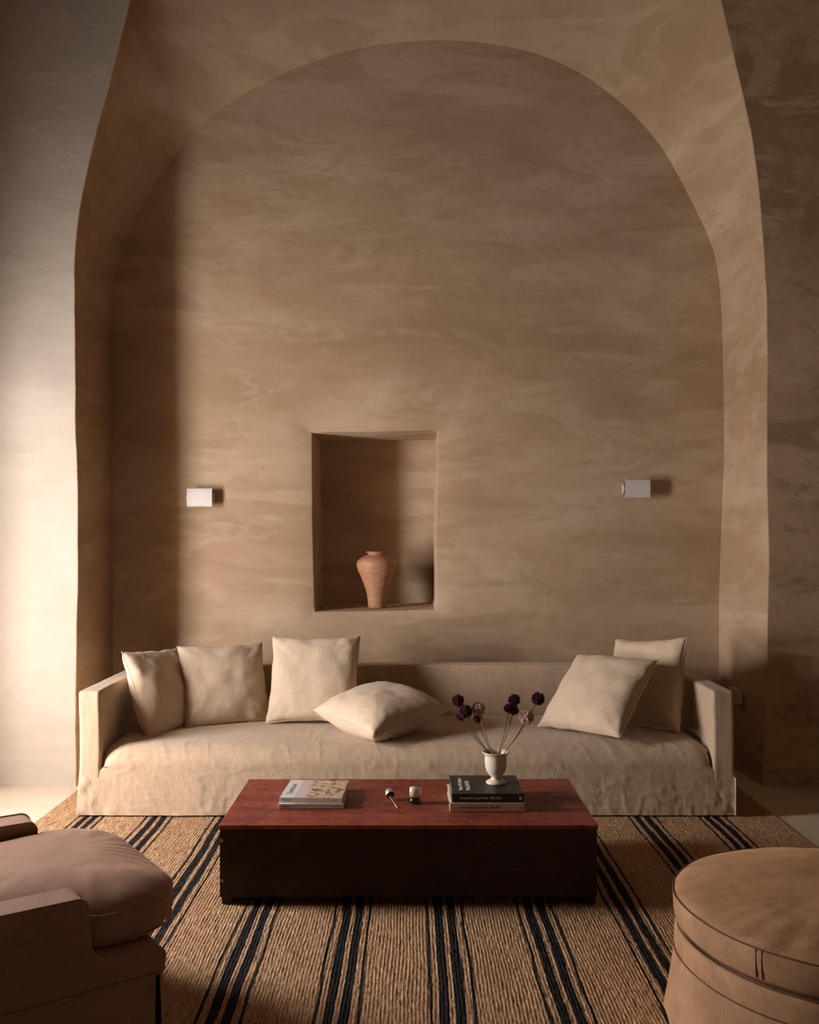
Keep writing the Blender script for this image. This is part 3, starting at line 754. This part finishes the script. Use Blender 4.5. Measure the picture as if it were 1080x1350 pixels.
# ---------------------------------------------------------------- wall sconces
def sconce(cx, cz, label):
    s = empty('wall_sconce', (cx, YB-.001, cz)); tag(s, label, 'wall lamp', 'white wall sconces beside the niche')
    # backplate on the wall, folded sides with triangular ears, hinged shade in front (all facing -Y)
    box('backplate', -.082, .082, -.010, 0, -.036, .036, M_WHITE, s, .001)
    for sx in (-1, 1):
        bm = bmesh.new(); x0, x1 = sx*.084, sx*.0865
        prof_ = [(-.004, -.038), (-.004, .038), (-.030, .032), (-.062, .006), (-.062, -.006), (-.030, -.032)]
        A = [bm.verts.new((x0, y, z)) for y, z in prof_]; Bv = [bm.verts.new((x1, y, z)) for y, z in prof_]
        bm.faces.new(A); bm.faces.new(Bv[::-1])
        for i in range(6): bm.faces.new((A[i], A[(i+1) % 6], Bv[(i+1) % 6], Bv[i]))
        bmobj('bracket', bm, M_WHITE, s)
        p = lathe('pivot', [(.0001,0),(.0045,0),(.0045,.008),(.0001,.009)], M_WHITE, s, 14); p.rotation_euler = (0, sx*PI/2, 0); p.location = (sx*.0860, -.057, 0)
    # shade: shallow folded sheet with bent top and bottom lips
    hw, hh = .0835, .0635; V = []; Fc = []
    sec = [(-.047, -hh+.004), (-.060, -hh), (-.072, -hh+.006), (-.078, -hh*.5), (-.080, 0), (-.078, hh*.5), (-.072, hh-.006), (-.060, hh), (-.047, hh-.004)]
    inn = [(y+.0022, z*.972) for y, z in sec[::-1]]
    loop = sec+inn; n = len(loop)
    for x in (-hw, hw): V += [(x, y, z) for y, z in loop]
    for i in range(n): j = (i+1) % n; Fc.append((i, j, n+j, n+i))
    m_ = len(sec)
    for i in range(m_-1):
        a, b_, c_, d_ = i, i+1, n-2-i, n-1-i
        Fc.append((a, d_, c_, b_)); Fc.append((n+a, n+b_, n+c_, n+d_))
    sh = mobj('shade', V, Fc, M_WHITE, s, smooth=False)
    bulb = lathe('bulb', [(.0001,-.03),(.008,-.028),(.011,-.015),(.011,.015),(.008,.028),(.0001,.03)], M_WAX, s, 16); bulb.rotation_euler = (0, PI/2, 0); bulb.location = (0, -.036, 0)
    return s
sconce(ux(263.2, 6.19), uz(655.7, 6.19), 'white metal wall sconce left of the niche')
sconce(ux(840.5, 6.19), uz(643.8, 6.19), 'white metal wall sconce right of the niche')

# ---------------------------------------------------------------- wall socket on the right jamb
oy_ = 5.96
i_ = min(range(NP//2, NP), key=lambda i: abs(FP[i].y-.47)); jx_ = FP[i_].x+(BP[i_].x-FP[i_].x)*((oy_-YF)/(YB-YF))
ang = math.atan2(BP[i_].x-FP[i_].x, YB-YF)
so = empty('wall_socket', (jx_-.018, oy_, uz(917, oy_)), -ang); tag(so, 'beige double wall socket plate low on the right jamb behind the sofa arm', 'socket')
M_SOCK = flat('socket_plastic', (.62,.52,.38), .5, .4, 0, .05)
box('plate', -.010, .020, -.075, .075, -.045, .045, M_SOCK, so, .002)
for yy in (-.036, .036):
    d_ = lathe('receptacle', [(.021,0),(.021,.002),(.018,.002),(.017,-.004),(.0001,-.004)], M_SOCK, so, 24); d_.rotation_euler = (0, -PI/2, 0); d_.location = (-.0105, yy, 0)

# ---------------------------------------------------------------- armchair (bottom left)
ch = empty('armchair', (-1.125, 2.864, RZ), math.radians(36)); tag(ch, 'low brown upholstered armchair with T-shaped seat cushion, facing the table', 'armchair')
def prism(name, outline, z0, z1, mat, parent, bev=.015, seg=4, dirn='z', s0=0, s1=0):
    bm = bmesh.new()
    if dirn == 'z': A = [bm.verts.new((p.x, p.y, z0)) for p in outline]; Bv = [bm.verts.new((p.x, p.y, z1)) for p in outline]
    else: A = [bm.verts.new((p.x, s0, p.y)) for p in outline]; Bv = [bm.verts.new((p.x, s1, p.y)) for p in outline]
    n = len(A); f0 = bm.faces.new(A); f1 = bm.faces.new(Bv[::-1])
    for i in range(n): bm.faces.new((A[i], Bv[i], Bv[(i+1) % n], A[(i+1) % n]))
    if bev: bmesh.ops.bevel(bm, geom=list(set(f0.edges[:]+f1.edges[:])), offset=bev, segments=seg, profile=.5, affect='EDGES')
    o = bmobj(name, bm, mat, parent, True); auto_smooth(o, 48); return o
base_out = round_poly([(-.62,-.34),(.212,-.34),(.212,.34),(-.62,.34)], [.03,.02,.02,.03], 4)
prism('seat_base', base_out, .262, .338, M_CHR, ch, .012)
inner_out = round_poly([(-.60,-.435),(.198,-.435),(.198,.435),(-.60,.435)], [.03,.04,.04,.03], 8)
prism('inner_base', inner_out, .02, .262, M_CHR, ch, 0)
def piping(pts, rad=.0030, closed=False, mat=None, parent=None, name='piping'): return tube(name, pts, rad, mat or M_CHR, parent or ch, 6, closed)
for sgn in (-1, 1):
    ax = .0 if sgn < 0 else .07
    armprof = round_poly([(-.63,.262),(-.63,.522),(ax,.516),(ax+.006,.343),(.216,.337),(.216,.262)], [0,.03,.034,.050,.03,.0], 12)
    prism('armrest', armprof, 0, 0, M_CHR, ch, .013, 4, 'y', sgn*.340, sgn*.4535)
    ap = [p for p in armprof if p.y > .30 and -.62 < p.x < .185]
    piping([(p.x+.001, sgn*.4485, p.y+.001) for p in ap], .0030)
    piping([(-.62+(.62+ax-.02)*t/10, sgn*.4545, .440-.010*t/10) for t in range(11)], .0018)
bo = resample([(p.x, p.y, .264) for p in round_poly([(-.62,-.454),(.217,-.454),(.217,.454),(-.62,.454)], [.03,.03,.03,.03], 10)], .03, True)
piping(bo, .0035, True)
# skirt with an open corner pleat
def skirt(path, z0, z1, flare, mat, parent, amp=.008, rows=12, fr=9.0, ends=.0, name='skirt'):
    pts = resample([(p[0], p[1], 0) for p in path], .012); n = len(pts); V = []; Fc = []
    for j in range(rows+1):
        s = j/rows; z = z1+(z0-z1)*s
        for i, p in enumerate(pts):
            t = (pts[min(i+1, n-1)]-pts[max(i-1, 0)]).normalized(); nr = Vector((t.y, -t.x, 0)); L = i*.012
            o = .003+flare*s+amp*s*fbm(L*fr, s*.8, 2.2)
            q = p+nr*o
            if ends: 
                g = max(0, 1-min(i, n-1-i)*.012/.05); q = q - t*(g*ends*s*(1 if i > n/2 else -1)) + nr*(-.006*g*s)
            V.append((q.x, q.y, z))
    for j in range(rows):
        for i in range(n-1): a = j*n+i; Fc.append((a, a+1, a+n+1, a+n))
    return mobj(name, V, Fc, mat, parent)
oc = round_poly([(-.62,-.45),(.215,-.45),(.215,.45),(-.62,.45)], [.03,.035,.035,.03], 10)
corner = [(p.x, p.y) for p in oc if p.y < -.40 and p.x > .1]
skirt([(-.60,-.45)]+[(.12,-.45)]+corner[:2], .012, .262, .012, M_CHR, ch, ends=.006)
skirt(corner[3:]+[(.215,-.3),(.215,.3)]+[(p.x, p.y) for p in oc if p.y > .40 and p.x > .1]+[(-.60,.45)], .012, .262, .016, M_CHR, ch, ends=.006)
# backrest outside the frame
bo_ = round_poly([(-.78,-.44),(-.60,-.44),(-.60,.44),(-.78,.44)], [.04]*4, 6)
prism('backrest', bo_, .02, .80, M_CHR, ch, .03)
# T-shaped seat cushion: rings shrinking to the centre, boxed sides with piping
T = round_poly([(-.585,-.330),(.020,-.330),(.020,-.400),(.318,-.400),(.318,.400),(.10,.400),(-.06,.338),(-.585,.330)], [.04,.012,.05,.19,.19,.10,.10,.04], 12)
T = [Vector((p.x, p.y)) for p in resample([(p.x, p.y, 0) for p in T], .012, True)]
cT = Vector((.08, 0)); ZB, ZT = .345, .438
rings = []
for k in range(8): a = PI/2*k/7; rings.append((1-.05*(1-math.sin(a)), ZB+.022*(1-math.cos(a)) , 0))
rings = [(.6, ZB-.002), (.9, ZB), (.955, ZB+.004), (.985, ZB+.016), (1.0, ZB+.035), (1.004, ZB+.055), (1.0, ZT-.014), (.992, ZT-.002)]
V = []; Fc = []; n = len(T)
for s, z in rings:
    for i, p in enumerate(T):
        q = cT+(p-cT)*s; d = .004*fbm(i*.012*4, z*6, 1); V.append((q.x+d, q.y+d, z))
NRG = 22
for k in range(1, NRG+1):
    s = .992*(1-k/NRG)
    for i, p in enumerate(T):
        q = cT+(p-cT)*s
        sm_ = max(0, min(1, (q.x+.22)/.40)); sm_ = sm_*sm_*(3-2*sm_); hw_ = .345+.06*sm_
        dd_ = min(q.x+.585, .318-q.x, hw_-abs(q.y))
        if q.x > .108 and abs(q.y) > .19: dd_ = min(dd_, .215-math.hypot(q.x-.108, abs(q.y)-.19))
        u = 1-max(0, min(1, dd_/.24)); 
        zz = ZT+.058*(1-u**2.6)**.8
        dirv = math.atan2(p.y, p.x-.08)
        zz += .005*fbm(q.x*4, q.y*4, 2)*min(1, (1-s)*6) + .0022*max(0, s-.35)*min(1, (1-s)*8)*math.sin(dirv*22+3*fbm(q.x*3, q.y*3, 1))*(1 if q.x > .05 else .3)
        V.append((q.x, q.y, zz))
R_ = len(rings)+NRG
for k in range(R_-1):
    for i in range(n): j = (i+1) % n; Fc.append((k*n+i, k*n+j, (k+1)*n+j, (k+1)*n+i))
sc = mobj('seat_cushion', V, Fc, M_CHR, ch)
piping([((cT+(p-cT)*.997).x, (cT+(p-cT)*.997).y, ZT-.001) for p in T], .0030, True, parent=sc)
piping([((cT+(p-cT)*.985).x, (cT+(p-cT)*.985).y, ZB+.010) for p in T], .0028, True, parent=sc)

# ---------------------------------------------------------------- ottoman (bottom right)
ot = empty('ottoman', (1.290, 2.790, RZ)); tag(ot, 'round tan suede ottoman with piped cushion top and skirted base', 'ottoman')
def oz_fn(amp):
    def fn(r, z, a):
        return (r+amp*fbm(math.cos(a)*2, math.sin(a)*2, z*6), z+amp*.8*fbm(math.cos(a)*1.5+4, math.sin(a)*1.5, r*3))
    return fn
RO = .483; ZP = .392
pf = [(.35,ZP-.092),(.44,ZP-.094),(.466,ZP-.090),(.476,ZP-.080),(.481,ZP-.055),(.482,ZP-.03),(.482,ZP-.010),(RO-.003,ZP)]
for k in range(1, 19):
    s = 1-k/18; pf.append((max(.0005, (RO-.004)*s), ZP+.045*(1-s**3.0)**.72))
def cush_fn(r, z, a):
    u = r/RO; d = .004*fbm(math.cos(a)*3*u, math.sin(a)*3*u, 2)
    d += .004*(u**4)*(1-u**12 if u < 1 else 0)*math.sin(a*34+4*fbm(math.cos(a)*2, math.sin(a)*2, 7))*max(0, -math.sin(a+.35))
    return (r+.003*fbm(math.cos(a)*2, math.sin(a)*2, 1), z+(d if z > ZP+.002 else 0))
oc_ = lathe('seat_cushion', pf, M_OTT, ot, 150, cush_fn)
def ring(r, z, rad, parent, name='piping', amp=.003):
    return tube(name, [((r+amp*fbm(math.cos(a)*2, math.sin(a)*2, 1))*math.cos(a), (r+amp*fbm(math.cos(a)*2, math.sin(a)*2, 1))*math.sin(a), z) for a in [2*PI*k/120 for k in range(120)]], rad, M_OTTD, parent, 6, True)
M_OTTD = suede('dark_brown_piping', (.16,.085,.045), (.12,.06,.03), 20, .1)
ring(RO-.001, ZP, .0022, oc_)
ring(.470, ZP-.089, .0018, oc_)
lathe('base_band', [(.40,.284),(.450,.284),(.464,.290),(.473,.284),(.477,.262),(.478,.228),(.478,.218)], M_OTT, ot, 120, oz_fn(.004), cap0=False)
ring(.470, .292, .0018, ot); ring(.480, .220, .0020, ot)
def sk_fn(r, z, a):
    s = (.22-z)/.21; return (r+.010*s*fbm(math.cos(a)*5, math.sin(a)*5, z*2)+.003*s*math.sin(a*9), z)
lathe('skirt', [(.478,.219),(.482,.20),(.487,.15),(.492,.09),(.499,.04),(.503,.012)], M_OTT, ot, 200, sk_fn)
# upright boxing seams on the cushion side
for a in (math.radians(-140), math.radians(-138)):
    def rs_(z): return (.4765 if z < ZP-.076 else .4795 if z < ZP-.066 else .4815)+.003*fbm(math.cos(a)*2, math.sin(a)*2, 1)+.0004
    tube('boxing_seam', [(rs_(ZP-.080+k*.0112)*math.cos(a), rs_(ZP-.080+k*.0112)*math.sin(a), ZP-.080+k*.0112) for k in range(8)], .0013, M_OTTD, oc_, 5)
